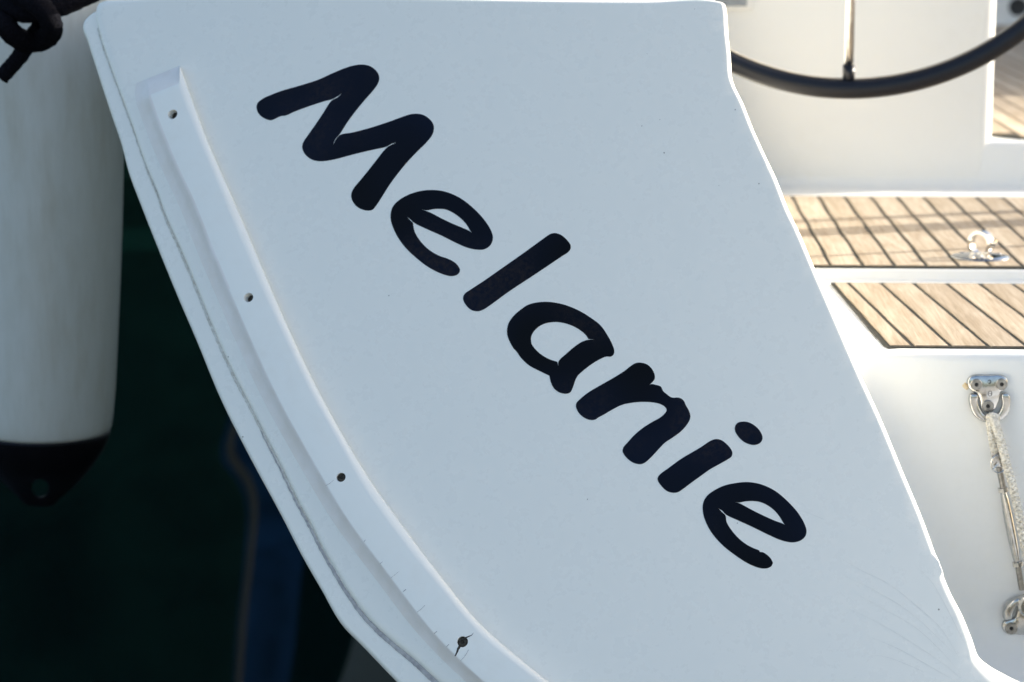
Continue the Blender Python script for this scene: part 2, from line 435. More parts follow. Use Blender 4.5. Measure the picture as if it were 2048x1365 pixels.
# joint between flange and transom: pale filler above, grey sealant further down
def ribbon(pts, wfun, off, jag, mp=PW, thick=0.0006):
    bm = bmesh.new(); rows = []
    n = len(pts)
    for i, p in enumerate(pts):
        t = (pts[min(i+1, n-1)] - pts[max(i-1, 0)]).normalized(); nn = Vector((-t.y, t.x)); w = wfun(i / (n - 1))
        a = p + nn * (w * .5 + random.uniform(-jag, jag)); b = p - nn * (w * .5 + random.uniform(-jag, jag))
        rows.append([bm.verts.new(mp(a.x, a.y, off - thick)), bm.verts.new(mp(a.x * .8 + b.x * .2, a.y * .8 + b.y * .2, off)), bm.verts.new(mp(a.x * .2 + b.x * .8, a.y * .2 + b.y * .8, off)), bm.verts.new(mp(b.x, b.y, off - thick))])
    for a, b in zip(rows[:-1], rows[1:]):
        for k in range(3): bm.faces.new((a[k], a[k+1], b[k+1], b[k]))
    return bm
ck = dense(catmull(crack[4:], False, 4, 70), 3)
ck = [p + Vector((-1.5 + 1.3 * noise.noise(Vector((p.x * .09, p.y * .09, 0))), 0)) for p in ck]
i1 = next(i for i, p in enumerate(ck) if p.y > 1030); i0 = next(i for i, p in enumerate(ck) if p.y > 330)
fix_normals(part('joint_filler', ribbon([p + Vector((.6, 0)) for p in ck[:i0 + 10]], lambda t: 3.6, -0.0049, .4), M_sealp), PN)
fix_normals(part('joint_crack', ribbon(ck[:i0 + 90], lambda t: 1.3 * (0.35 + abs(noise.noise(Vector((t * 40, 3, 0)))) * 1.8), -0.0050, .25), M_seal), PN)
fix_normals(part('joint_filler', ribbon([p + Vector((-1.0, 0)) for p in ck[i0:i1 + 30]], lambda t: 5.5 * (0.35 + 0.65 * math.sin(math.pi * min(1, t * 1.1)) ** .5 if t < .9 else 0.35), -0.0049, .7), M_sealp), PN)
fix_normals(part('sealant_bead', ribbon([p + Vector((-3.5, 1.5)) for p in ck[i1 - 60:]], lambda t: 2.2 + 10 * min(1, t * 1.6), -0.0047, .5), M_seal), PN)

# rubbing strake
L1 = [(299,197),(311,232),(331,284),(354,338),(386,404),(419,490),(463,593),(504,687),(554,795),(612,900),(651,968),(687,1029),(726,1084),(763,1132),(801,1183),(838,1232),(872,1273),(905,1307),(937,1338),(968,1365),(1060,1440),(1160,1520)]
R1 = [(359,172),(374,212),(399,274),(427,338),(463,428),(500,515),(537,599),(578,687),(632,797),(690,900),(729,972),(775,1037),(818,1094),(859,1145),(900,1194),(945,1250),(978,1283),(1038,1329),(1082,1365),(1170,1430),(1255,1492)]
R0 = [(360,134),(384,199),(409,269),(440,341),(483,438),(521,529),(558,616),(598,704),(645,799),(702,900),(746,972),(791,1033),(838,1098),(881,1153),(921,1204),(956,1246),(1004,1289),(1051,1328),(1097,1365),(1185,1430),(1270,1490)]
def resample(pts, n):
    d = [0]
    for a, b in zip(pts[:-1], pts[1:]): d.append(d[-1] + (Vector(b) - Vector(a)).length)
    out = []; j = 0
    for k in range(n):
        t = d[-1] * k / (n - 1)
        while j < len(d) - 2 and d[j+1] < t: j += 1
        f = (t - d[j]) / max(1e-9, d[j+1] - d[j]); out.append(Vector(pts[j]) * (1 - f) + Vector(pts[j+1]) * f)
    return out
NS = 160
def relax(l, it=14):
    for _ in range(it): l = [l[0]] + [l[i] * .5 + (l[i-1] + l[i+1]) * .25 for i in range(1, len(l) - 1)] + [l[-1]]
    return l
l1 = resample([tuple(p) for p in catmull(L1, False, 6, 90)], NS); r1 = resample([tuple(p) for p in catmull(R1, False, 6, 90)], NS); r0 = resample([tuple(p) for p in catmull(R0, False, 6, 90)], NS)
l1, r1, r0 = relax(l1), relax(r1), relax(r0)
SH = 0.016
bm = bmesh.new(); rows = []
def srow(pl, pr1, pr0, h, first=False):
    ax = (pr1 - pl).normalized()
    prof = [(pl - ax * 32, -.0012), (pl - ax * 24, h * .08), (pl - ax * 15, h * .28), (pl - ax * 7, h * .58), (pl - ax * 1.5, h * .93), (pl + ax * 1.2, h * .99), (pl + ax * 4, h), (pr1 - ax * 5, h), (pr1, h * .985), (pr1 * .5 + pr0 * .5, h * .87), (pr0 * .92 + pr1 * .08, h * .68), (pr0, h * .40), (pr0 + ax * .3, -.001)]
    return [bm.verts.new(P(q.x, q.y, o)) for q, o in prof]
s0 = srow(Vector((294, 158)), Vector((357, 133)), Vector((360, 132)), 0.0006)
s0b = srow(Vector((298, 191)), Vector((358, 167)), Vector((362, 138)), SH * .97)
rows = [s0, s0b] + [srow(l1[i], r1[i], r0[i], SH) for i in range(0, NS)]
for a, b in zip(rows[:-1], rows[1:]):
    for k in range(len(a) - 1): bm.faces.new((a[k], a[k+1], b[k+1], b[k]))
    bm.faces.new((a[-1], a[0], b[0], b[-1]))
bm.faces.new(rows[0]); bm.faces.new(rows[-1])
strake = part('rubbing_strake', bm, M_strake, True, 38)
holes = [(345, 229, 10.0, 5.5), (497, 595.5, 9.6, 5), (682, 955, 9.4, 1.5), (925, 1284, 11.0, 1.0)]
cutters = []
for hx, hy, hr, dx in holes:
    c = P(hx, hy, SH); rr = hr / F * c.length
    ax = (PN - PU * (dx * .075)).normalized()
    b2 = bmesh.new(); add_lathe(b2, c - ax * 0.008, ax, [(0, 0), (rr, 0), (rr, .016), (0, .016)], 28)
    o = mesh_obj('cutter', b2, M_strake); cutters.append(o)
M_beige = simple('strake_beige', (0.86, 0.81, 0.76), 0.5, nscale=25, col2=(0.80, 0.74, 0.67))
boolean_cut(strake, cutters)
strake.data.materials.append(M_beige)
for p_ in strake.data.polygons:      # the end and the left-facing side are set beiger
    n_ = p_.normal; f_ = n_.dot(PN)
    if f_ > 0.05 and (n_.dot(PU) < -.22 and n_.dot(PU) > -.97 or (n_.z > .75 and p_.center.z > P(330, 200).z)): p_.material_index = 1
try: strake.data.set_sharp_from_angle(angle=R(38))
except Exception: pass
for i, (hx, hy, hr, dx) in enumerate(holes):
    c = P(hx, hy, SH); rr = hr / F * c.length
    ax = (PN - PU * (dx * .075)).normalized(); b2 = bmesh.new(); base = c - ax * 0.0078
    sr = rr * (0.80 if i < 2 else .93); lift = .0012 if i < 2 else .005
    add_lathe(b2, base, ax, [(sr, 0), (sr, lift), (sr * .8, lift + .0012), (sr * .42, lift + .0016), (sr * .38, lift + .0002), (sr * .2, lift), (sr * .12, lift + .0008), (0, lift + .0009)], 22)
    u = ax.orthogonal().normalized(); v = ax.cross(u)
    for k in range(6):
        a = k * math.pi / 3 + .3; q = base + ax * (lift + .0013) + (u * math.cos(a) + v * math.sin(a)) * sr * .45
        add_lathe(b2, q, ax, [(0, 0), (sr * .10, 0), (sr * .07, .0006), (0, .0008)], 6)
    subpart('screw', b2, M_screw, strake, True, 30)
# split running out of the lowest screw hole, and edge chips
cracks = [([(920,1292),(916,1299),(914,1305),(910,1313)], lambda t: 5.5 - 3.0 * t), ([(929,1277),(936,1274),(943,1271),(947,1266)], lambda t: 3.0 * (1 - t) + .4), ([(937,1300),(933,1308),(928,1315),(921,1322)], lambda t: .9), ([(651,972),(660,967),(667,961)], lambda t: .9 * (1 - t * .6)),
          ([(728,1084),(731,1080)], lambda t: 1.0), ([(760,1128),(765,1124)], lambda t: 1.0), ([(782,1156),(790,1150),(799,1142)], lambda t: .8 * (1 - t * .7)), ([(806,1184),(812,1179)], lambda t: 1.2), ([(834,1225),(842,1219),(850,1211)], lambda t: .8), ([(868,1268),(874,1263)], lambda t: 1.2), ([(893,1294),(898,1289)], lambda t: 1.0)]
for k, (pts, w) in enumerate(cracks):
    pp = dense([Vector(q) for q in pts], 1.5)
    fix_normals(subpart('crack', ribbon(pp, w, SH + .0003, .25, mp=P, thick=.0002), M_dark if k < 2 else M_seal, strake), PN)

# fine crazing lines low on the transom
for pts in ([(1672,1111),(1720,1140),(1780,1170),(1830,1210),(1880,1255),(1920,1320)], [(1690,1153),(1750,1182),(1820,1225),(1880,1280),(1910,1310)], [(1712,1188),(1770,1220),(1830,1255),(1880,1300),(1920,1345)], [(1695,1217),(1760,1248),(1830,1290),(1890,1330),(1925,1360)],
            [(1730,1270),(1800,1300),(1880,1345),(1910,1362)], [(1830,1131),(1860,1160),(1890,1210),(1930,1290)], [(1603,1021),(1630,1032),(1652,1041)], [(1728,1310),(1770,1314),(1850,1345)]):
    pp = dense([Vector((q[0], q[1])) for q in catmull(pts, False, 5, 90)], 5)
    fix_normals(subpart('gelcoat_crack', ribbon(pp, lambda t: .55 * math.sin(math.pi * (t * .9 + .05)), .00025, .08, thick=.00005), M_hair, transom), PN)

# the name, cut from vinyl
def zm(pts, s, ox, oy): return [(x / s + ox, y / s + oy) for x, y in pts]
z1 = (4.014, 480, 100); z2 = (4.875, 760, 360); z3 = (3.793, 990, 580); z4 = (4.014, 1290, 820)
LET = [
 ('M', z1, [[(133,465),(140,430),(180,395),(250,362),(350,325),(450,297),(540,270),(630,240),(740,190),(850,145),(920,125),(980,119),(1040,130),(1085,160),(1113,200),(1118,235),(1105,275),(1070,325),(1000,405),(930,490),(860,585),(798,681),(770,712),(755,740),(746,769),(760,738),(775,713),(805,684),(900,665),(1000,640),(1100,610),(1200,577),(1300,540),(1370,518),(1420,514),(1470,523),(1520,555),(1550,595),(1557,630),(1545,680),(1500,740),(1420,820),(1340,905),(1270,990),(1200,1085),(1140,1180),(1085,1262),(1065,1283),(1040,1291),(1000,1288),(950,1268),(912,1230),(893,1180),(897,1145),(915,1110),(960,1055),(1030,970),(1100,880),(1182,783),(1218,762),(1262,740),(1215,756),(1176,778),(1080,800),(980,823),(880,848),(760,880),(690,892),(640,895),(590,887),(540,858),(508,815),(499,775),(510,740),(550,680),(610,595),(670,505),(738,406),(782,383),(821,347),(778,377),(732,400),(690,410),(600,438),(500,473),(430,500),(360,530),(335,531),(290,550),(262,563),(245,566),(200,553),(160,525),(140,495)]]),
 ('e', z2, [[(780,880),(770,910),(745,930),(700,940),(650,933),(560,900),(460,845),(360,768),(260,675),(180,570),(125,460),(104,380),(108,310),(130,255),(170,212),(230,170),(320,130),(410,107),(510,100),(600,108),(700,138),(800,190),(900,268),(1000,370),(1070,470),(1098,540),(1100,580),(1085,625),(1050,662),(1010,680),(960,683),(900,675),(830,655),(740,615),(600,545),(450,478),(324,414),(302,392),(264,360),(297,398),(320,420),(325,450),(340,510),(380,580),(440,650),(510,705),(580,742),(660,770),(720,800),(760,838)],
            [(398,288),(457,298),(520,287),(580,284),(640,290),(700,315),(770,362),(830,420),(865,470),(876,492),(897,521),(871,499),(800,467),(700,425),(600,377),(500,325),(450,304)]]),
 ('l', z2, [[(1860,650),(1857,675),(1835,705),(1780,742),(1500,930),(1250,1095),(1050,1240),(1010,1265),(970,1280),(940,1282),(890,1270),(840,1225),(812,1170),(812,1140),(830,1108),(870,1080),(1000,995),(1200,855),(1400,715),(1600,570),(1650,535),(1690,521),(1730,524),(1780,548),(1830,595),(1855,630)]]),
 ('a', z3, [[(905,465),(900,490),(880,507),(845,507),(800,525),(740,560),(680,605),(630,650),(612,680),(600,715),(585,755),(572,778),(550,788),(520,788),(480,775),(445,745),(425,705),(412,652),(350,622),(260,575),(200,520),(160,465),(145,450),(120,410),(95,350),(92,300),(105,250),(140,200),(190,155),(250,115),(310,98),(380,92),(450,97),(540,118),(640,160),(730,215),(800,270),(850,340),(890,415)],
            [(273,380),(278,345),(300,310),(340,275),(385,255),(450,245),(520,252),(590,275),(650,310),(690,345),(709,374),(762,377),(706,380),(660,395),(600,435),(540,487),(482,545),(480,577),(473,547),(420,530),(360,498),(310,455),(280,415)]]),
 ('n', z3, [[(1213,655),(1210,680),(1190,705),(1164,727),(1185,716),(1220,722),(1258,735),(1275,768),(1300,790),(1340,817),(1400,820),(1430,840),(1450,880),(1470,915),(1482,955),(1478,985),(1455,1025),(1410,1075),(1350,1120),(1290,1160),(1250,1200),(1190,1265),(1140,1310),(1115,1322),(1085,1323),(1040,1308),(990,1265),(968,1225),(975,1195),(1005,1160),(1060,1100),(1120,1050),(1190,1005),(1260,965),(1295,930),(1302,915),(1295,895),(1260,870),(1200,855),(1120,851),(1040,857),(960,875),(880,915),(830,945),(780,972),(765,983),(735,989),(690,978),(640,940),(615,890),(618,860),(640,835),(700,785),(800,725),(900,668),(980,618),(1040,572),(1070,556),(1100,553),(1150,565),(1190,600)]]),
 ('i', z4, [[(702,350),(695,375),(670,395),(600,435),(520,480),(450,530),(380,580),(300,640),(265,662),(230,667),(180,655),(130,610),(101,560),(105,540),(125,515),(180,475),(240,430),(300,388),(370,347),(450,300),(530,248),(570,236),(610,243),(660,280),(695,325)]]),
 ('dot', z4, [[(943,215),(940,245),(920,270),(880,283),(840,278),(790,255),(745,210),(722,165),(725,130),(745,105),(780,96),(820,98),(870,120),(915,160)]]),
 ('e', z4, [[(1028,1230),(1015,1255),(990,1270),(950,1275),(900,1265),(820,1230),(720,1165),(620,1085),(530,980),(480,880),(463,800),(470,740),(500,690),(560,645),(640,608),(720,590),(800,581),(870,585),(950,605),(1050,655),(1150,740),(1230,830),(1280,915),(1297,970),(1290,1010),(1265,1040),(1230,1058),(1180,1065),(1100,1050),(1000,1008),(850,935),(740,885),(649,841),(622,813),(590,792),(616,820),(645,847),(655,900),(690,960),(750,1030),(820,1085),(880,1115),(918,1132),(922,1142),(945,1144),(980,1165),(1010,1195)],
            [(716,743),(757,745),(800,737),(860,733),(920,740),(980,765),(1040,810),(1085,865),(1112,910),(1124,925),(1107,915),(1040,890),(940,845),(850,800),(790,767),(755,750)]]),
]
desc = {0: 'capital letter M of the name', 1: 'first small letter e, after the M', 2: 'letter l, a plain slanted bar', 3: 'letter a with brownish mottling', 4: 'letter n, black with a notched shoulder', 5: 'letter i with its separate round dot', 7: 'last letter e, at the end of the name'}
pend = None
for k, (ch, z, loops) in enumerate(LET):
    ls = [catmull(zm(l, *z), True, 5, 50) for l in loops]
    bm = slab(ls, PW, lambda x, y: 0.25, lambda x, y: 0.0001, 0.0003, grid=14, steps=1, off=0.0004)
    if ch == 'i': pend = bm; continue
    if ch == 'dot':
        me = bpy.data.meshes.new('t'); bm.to_mesh(me); bm.free(); pend.from_mesh(me); bpy.data.meshes.remove(me); bm = pend; k = 5
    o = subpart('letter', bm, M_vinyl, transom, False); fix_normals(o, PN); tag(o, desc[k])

# ---------------------------------------------------------------- boarding well and decks
ZU, ZL, ZB, ZF = -0.595, -0.613, -0.503, -1.10
YR = Yat(707, ZL); XR = 1.75
def well_point(s, d, z):
    """s runs along the wall in plan, d = distance into the well"""
    rad = 0.09; xw = 0.298 + 0.32 * (-0.66 - z)
    a = YR - rad - 2.45
    if s < a:
        p = Vector((xw + d, 2.45 + s, z))
        ypl = P0.y + (PN.z * (z - P0.z) + PN.x * (p.x - P0.x)) / -PN.y + .035      # stay behind the transom skin
        p.y = min(max(p.y, ypl), YR - rad); return p
    s -= a; arc = rad * math.pi / 2
    if s < arc:
        t = s / rad; c = Vector((xw + rad, YR - rad, z)); r = rad - d
        return c + Vector((-math.cos(t) * r, math.sin(t) * r, 0))
    s -= arc
    return Vector((xw + rad + s, YR - d, z))
prof = [(-.10, ZL), (-.05, ZL), (-.012, ZL), (-.008, ZL - .0008), (-.004, ZL - .003), (-.0012, ZL - .007), (0, ZL - .012), (0, ZL - .03)]
prof += [(0, ZL - .03 - k * .04) for k in range(1, 8)]
fr = 0.14
prof += [(fr * (1 - math.cos(a)), ZF + fr * (1 - math.sin(a))) for a in [k * math.pi / 20 for k in range(11)]]
prof += [(.17, ZF), (.28, ZF), (.55, ZF - .005)]
ss = [k * .05 for k in range(int((YR - .09 - 2.45) / .05) + 1)] + [YR - .09 - 2.45 + .09 * math.pi / 2 * k / 14 for k in range(15)]
ss += [YR - .09 - 2.45 + .09 * math.pi / 2 + k * .05 for k in range(1, 28)]
bm = bmesh.new(); rows = [[bm.verts.new(well_point(s, min(d, .55), z)) for d, z in prof if True] for s in ss]
for a, b in zip(rows[:-1], rows[1:]):
    for k in range(len(a) - 1):
        try: bm.faces.new((a[k], a[k+1], b[k+1], b[k]))
        except ValueError: pass
part('boarding_well', bm, M_gel2)
# swim platform sheet below the frame, enlarged to bounce sunlight onto the riser
bm = bmesh.new(); add_box(bm, 0.52, XR, 1.95, YR - .54, ZF - .08, ZF - .006, .01); part('swim_platform', bm, M_gel2)

# deck moulding (profile carried across the boat)
yA = Yat(563, ZL); yB = Yat(536, ZU); yC = Yat(375, ZU); YWALL = yC + 0.004
prof = [(YR + .06, ZL - .0015), (yA, ZL - .0015), (yA + .004, ZL - .001), (yA + .008, ZL + .001), (yA + .010, ZL + .004), (yA + .011, ZU - .006), (yA + .014, ZU - .0022), (yA + .019, ZU - .0008), (yA + .03, ZU), (yB + .05, ZU), (yC - .03, ZU), (yC - .016, ZU + .001), (yC - .008, ZU + .004), (yC - .003, ZU + .010), (yC, ZU + .020), (yC + .003, ZB - .012), (yC + .006, ZB - .004), (yC + .013, ZB), (yC + .05, ZB), (9.2, ZB)]
bm = bmesh.new()
xs = [0.0, .3, .6, .9, 1.2, XR]
rows = [[bm.verts.new((x, y, z)) for y, z in prof] for x in xs]
for a, b in zip(rows[:-1], rows[1:]):
    for k in range(len(a) - 1): bm.faces.new((a[k], a[k+1], b[k+1], b[k]))
part('deck_moulding', bm, M_gel2)
# bevelled step filler by the wing, left of the lower teak
bm = bmesh.new()
A = [G(1668, 596, ZL), G(1760, 697, ZL), G(1738, 706, ZL), G(1640, 600, ZL)]
top = [p + Vector((0.0, 0, h)) for p, h in zip([G(1664, 590, ZL), G(1757, 693, ZL), G(1738, 704, ZL), G(1640, 596, ZL)], (.001, .004, .004, .001))]
v = [bm.verts.new(p - Vector((0, 0, .003))) for p in A] + [bm.verts.new(p) for p in top]
for q in ((4, 5, 6, 7), (0, 1, 5, 4), (1, 2, 6, 5), (2, 3, 7, 6), (3, 0, 4, 7)): bm.faces.new([v[i] for i in q])
part('step_filler', bm, M_gel2, False)

# teak
def plank(bm, fl, fr_, y0, y1, z, th, n=26, seed=0):
    rows = []
    for k in range(n + 1):
        y = y0 + (y1 - y0) * k / n
        wl = 0.0011 * noise.noise(Vector((seed * 3.1, y * 9, 1))) + .0004 * noise.noise(Vector((seed * 5.1, y * 60, 4)))
        wr = 0.0011 * noise.noise(Vector((seed * 7.7, y * 9, 2))) + .0004 * noise.noise(Vector((seed * 4.1, y * 60, 8)))
        xl, xr = fl(y) + wl, fr_(y) + wr
        dz = .0003 * noise.noise(Vector((seed * 1.3, y * 5, 0)))
        rows.append([bm.verts.new(p) for p in ((xl, y, z - th), (xl, y, z + dz - .0008), (xl + .0010, y, z + dz), (xr - .0010, y, z + dz), (xr, y, z + dz - .0008), (xr, y, z - th))])
    for a, b in zip(rows[:-1], rows[1:]):
        for k in range(5): bm.faces.new((a[k], a[k+1], b[k+1], b[k]))
    bm.faces.new(rows[0]); bm.faces.new(rows[-1])
def sheet(bm, pts, z0, z1):
    b = [bm.verts.new((p[0], p[1], z0)) for p in pts]; t = [bm.verts.new((p[0], p[1], z1)) for p in pts]
    bm.faces.new(t)
    for i in range(len(pts)): j = (i+1) % len(pts); bm.faces.new((b[i], b[j], t[j], t[i]))
# upper deck
zt = ZU + .003
y0, y1 = Yat(531, zt), Yat(393, zt)
bm = bmesh.new(); xs_near = [G(px, 531, zt).x for px in (1662, 1728, 1793, 1857.6, 1919.5, 1981)]
pitch = (xs_near[-1] - xs_near[0]) / 5
cen = [xs_near[0] + k * pitch for k in range(-4, 24)]
for k in range(len(cen) - 1):
    plank(bm, lambda y, c=cen[k]: c + .0031 + .0007 * math.sin(y * 22 + 1), lambda y, c=cen[k+1]: c - .0031 + .0007 * math.sin(y * 22 + 1), y0, y1, zt, .005, seed=k)
part('teak_deck', bm, M_teak, True, 25)
bm = bmesh.new(); sheet(bm, [(cen[0] - .01, y0 - .010), (cen[-1] + .01, y0 - .010), (cen[-1] + .01, y1 + .006), (cen[0] - .01, y1 + .006)], ZU - .003, zt - .0014)
part('deck_caulking', bm, M_caulk, False)
# lower step
zt2 = ZL + .003
a1, a2 = G(1699.5, 568, zt2), G(1826, 691, zt2)
y0, y1 = a2.y, a1.y; y_far = Yat(567, zt2); sl_ = (a1.x - a2.x) / (a1.y - a2.y)
nx = [G(px, 691, zt2).x for px in (1826, 1901, 1977)]; pt2 = (nx[2] - nx[0]) / 2
c2 = [nx[0] + k * pt2 for k in range(0, 22)]
lf = lambda y, c: c + (y - y0) * sl_
bm = bmesh.new()
le0, le1 = G(1781, 690, zt2), G(1673, 570, zt2)
plank(bm, lambda y: le0.x + (y - le0.y) * (le1.x - le0.x) / (le1.y - le0.y), lambda y: lf(y, c2[0]) - .003, y0, y_far, zt2, .005, seed=90)
for k in range(len(c2) - 1):
    plank(bm, lambda y, c=c2[k]: lf(y, c) + .003, lambda y, c=c2[k+1]: lf(y, c) - .003, y0, y_far, zt2, .005, seed=100 + k)
part('teak_step', bm, M_teak, True, 25)
bm = bmesh.new(); w = .0075
sheet(bm, [(le0.x - w * 1.2, le0.y + .006), (le0.x - w * .6, y0 - .014), (le0.x + .012, y0 - .007), (c2[-1], y0 - .006), (c2[-1], y_far + .012), (le1.x - w * .8, y_far + .012)], ZL - .003, zt2 - .0014)
part('step_caulking', bm, M_caulk, False)
# raised side deck beyond the console
zt3 = ZB + .006; xcon = V(1984, 150, YWALL).x
ys0, ys1 = YWALL + .045, 8.9
bm = bmesh.new(); x = xcon - .03; k = 0
while x < XR - .05:
    plank(bm, lambda y, c=x: c + .003, lambda y, c=x: c + .047, ys0 + max(0, .10 - (x - xcon) * 1.8), ys1, zt3, .005, seed=200 + k, n=30); x += .05; k += 1
part('teak_side_deck', bm, M_teak, True, 25)
bm = bmesh.new(); sheet(bm, [(xcon - .03, ys0 + .095), (xcon + .01, ys0 + .06), (xcon + .065, ys0 - .008), (XR - .04, ys0 - .008), (XR - .04, ys1), (xcon - .03, ys1)], ZB - .003, zt3 - .0022)
part('side_deck_caulking', bm, M_caulk, False)

# helm console
bm = bmesh.new(); add_box(bm, -.15, xcon + .006, YWALL - .004, YWALL + .55, ZU - .1, .45, .028, 6)
for v_ in bm.verts: pass
console = part('helm_console', bm, M_gel2, True, 40)
# instrument recess on the console
bm = bmesh.new(); a = V(1380, -40, YWALL); b = V(1507, 21, YWALL); add_box(bm, a.x, b.x, YWALL - .012, YWALL + .01, b.z, a.z, .005, 3)
subpart('instrument_frame', bm, M_gel2, console, True, 40)
bm = bmesh.new(); a = V(1395, -30, YWALL); b = V(1493, 12, YWALL); add_box(bm, a.x, b.x, YWALL - .0145, YWALL - .010, b.z, a.z, .001, 1)
subpart('instrument_screen', bm, M_grey, console, False)
# cockpit end panel with a round speaker, far behind
bm = bmesh.new(); add_box(bm, 1.05, XR, 8.95, 9.15, ZB - .02, .3, .02); bulk = part('cockpit_bulkhead', bm, M_gel2, True, 40)
bm = bmesh.new(); c = V(2036, 14, 8.95); add_lathe(bm, c, (0, -1, 0), [(0, .004), (.018, .004), (.024, .010), (.030, .008), (.034, 0)], 28)
subpart('round_speaker', bm, M_socket, bulk)
# unseen seat block, added out of frame at right to shade the side deck
bm = bmesh.new(); add_box(bm, 1.80, 2.3, 6.25, 9.3, ZB - .1, ZB + .46, .03); part('shade_seat', bm, M_gel2, True, 40)

# unseen posts, added out of frame to cast long shadows across the teak
for (px, py, rad, hgt) in ((1800, 434, .021, .62), (1800, 457, .046, .62), (1800, 505, .010, .62)):
    q = G(px, py, zt); s = .95
    base = Vector((q.x + s, q.y + s * SUN.y / SUN.x, ZU)); bm = bmesh.new()
    add_tube(bm, [base, base + Vector((0, 0, hgt))], rad, 12)
    add_lathe(bm, base, (0, 0, 1), [(0, 0), (rad * 2.6, 0), (rad * 2.6, .006), (rad * 1.4, .012)], 16)
    part('shadow_post', bm, M_steel)

# ring lifting eye on the deck
eye = G(1961, 515, zt)
bm = bmesh.new(); add_lathe(bm, eye, (0, 0, 1), [(0.0, .0), (.0475, .0), (.0475, .0012), (.044, .003), (.030, .0045), (.016, .0060), (0, .0065)], 40)
o = part('deck_eye', bm, M_chrome)
bm = bmesh.new(); pts = []
ang = R(38); rx = Vector((math.cos(ang), -math.sin(ang), 0))
rr = .0180
for k in range(40):
    a = 2 * math.pi * k / 40; c_ = eye + Vector((0, 0, .0225))
    pts.append(c_ + rx * math.cos(a) * rr + Vector((0, 0, 1)) * math.sin(a) * rr)
axd = rx.cross(Vector((0, 0, 1))).normalized(); n = len(pts); rings = []
for k in range(n):
    a = 2 * math.pi * k / n; rad = (rx * math.cos(a) + Vector((0, 0, 1)) * math.sin(a))
    rings.append([bm.verts.new(pts[k] + rad * u + axd * v) for u, v in ((.0030, -.008), (.0042, 0), (.0030, .008), (-.002, .0085), (-.0030, 0), (-.002, -.0085))])
for k in range(n):
    a, b = rings[k], rings[(k+1) % n]
    for j in range(6): bm.faces.new((a[j], a[(j+1) % 6], b[(j+1) % 6], b[j]))
add_lathe(bm, eye + Vector((0, 0, .002)), (0, 0, 1), [(0, 0), (.009, 0), (.008, .006), (0, .007)], 16)
add_lathe(bm, eye + rx * .024 + axd * .004 + Vector((0, 0, .026)), rx, [(0, 0), (.005, 0), (.005, .006), (0, .007)], 12)
subpart('ring', bm, M_chrome, o, True, 35)
for k in range(3):
    bm = bmesh.new(); a = k * 2.1 + .4; add_lathe(bm, eye + Vector((math.cos(a) * .034, math.sin(a) * .034, .0035)), (0, 0, 1), [(0, 0), (.005, 0), (.0045, .0016), (0, .002)], 12)
    subpart('bolt_head', bm, M_chrome, o)

# ---------------------------------------------------------------- steering wheel
YWH = 4.10
hub = V(1711, -380, YWH); RW = (hub - V(1700, 178, YWH)).length
wheel = bpy.data.objects.new('steering_wheel', None); COL.objects.link(wheel); wheel.location = hub - yacht.location; wheel.parent = yacht; wheel.empty_display_size = .1
def wpart(name, bm, mat, ang=None):
    o = mesh_obj(name, bm, mat, None, True, ang); o.parent = wheel; o.matrix_parent_inverse = Matrix.Translation(hub).inverted(); return o
bm = bmesh.new(); NN = 180
add_tube(bm, [hub + Vector((math.sin(2*math.pi*k/NN) * RW, 0, math.cos(2*math.pi*k/NN) * RW)) for k in range(NN)], .0172, 20, close=True)
wpart('rim', bm, M_leather)
bm = bmesh.new()
for k in range(-70, 95):
    a = math.pi - k * .0085
    if abs(k) < 3: continue
    q = hub + Vector((math.sin(a), 0, math.cos(a))) * (RW - .0172) + Vector((0, -.004, 0)); t = Vector((math.cos(a), 0, -math.sin(a)))
    add_tube(bm, [q - t * .0014 + Vector((0, .004, 0)), q, q + t * .0014 - Vector((0, .004, 0))], .0015, 5)
wpart('stitching', bm, M_stitch)
for k in range(6):
    a = math.pi + k * math.pi / 3; d = Vector((math.sin(a), 0, math.cos(a))); bm = bmesh.new()
    add_tube(bm, [hub + d * .05, hub + d * (RW - .012)], 0.0082, 16); sp = wpart('spoke', bm, M_steel)
    bm = bmesh.new(); add_tube(bm, [hub + d * (RW - .040), hub + d * (RW - .012)], .0105, 14)
    o = mesh_obj('spoke_socket', bm, M_leather); o.parent = sp; bpy.context.view_layer.update(); o.matrix_parent_inverse = sp.matrix_world.inverted()
bm = bmesh.new(); add_lathe(bm, hub, (0, -1, 0), [(0, .04), (.04, .035), (.06, .01), (.06, -.03), (.03, -.05), (.03, -(YWALL - YWH))], 32)
wpart('wheel_hub', bm, M_steel, 40)

# ---------------------------------------------------------------- folding pad eyes on the riser
def RV(px, py, off=0.0): return V(px, py, YR - off)
zp = (4.55, 1850, 720)
def riser_slab(pts, off, w, h, back, sub=5, corner=60):
    return slab([catmull(pts, True, sub, corner)], lambda x, y, o: RV(x, y, 0) * 1.0 + Vector((0, -o, 0)), lambda x, y: w, lambda x, y: h, back, steps=3, off=off)
def hexscrew(c, r, parent, tilt=0):
    bm = bmesh.new(); add_lathe(bm, c, (0, -1, 0), [(r, 0), (r, .0012), (r * .9, .0022), (r * .38, .0024), (r * .36, .0008), (0, .0008)], 24)
    s = subpart('screw', bm, M_steel_r, parent, True, 30)
plate = zm([(380,205),(390,165),(430,138),(560,133),(700,135),(738,158),(750,200),(738,248),(702,280),(682,300),(674,350),(655,400),(635,440),(600,468),(565,476),(525,462),(500,425),(493,372),(470,312),(430,287),(392,252)], *zp)
pad = part('pad_eye', riser_slab(plate, .0070, 2.4, .0045, .0068), M_steel); fix_normals(pad, Vector((0, -1, 0)))
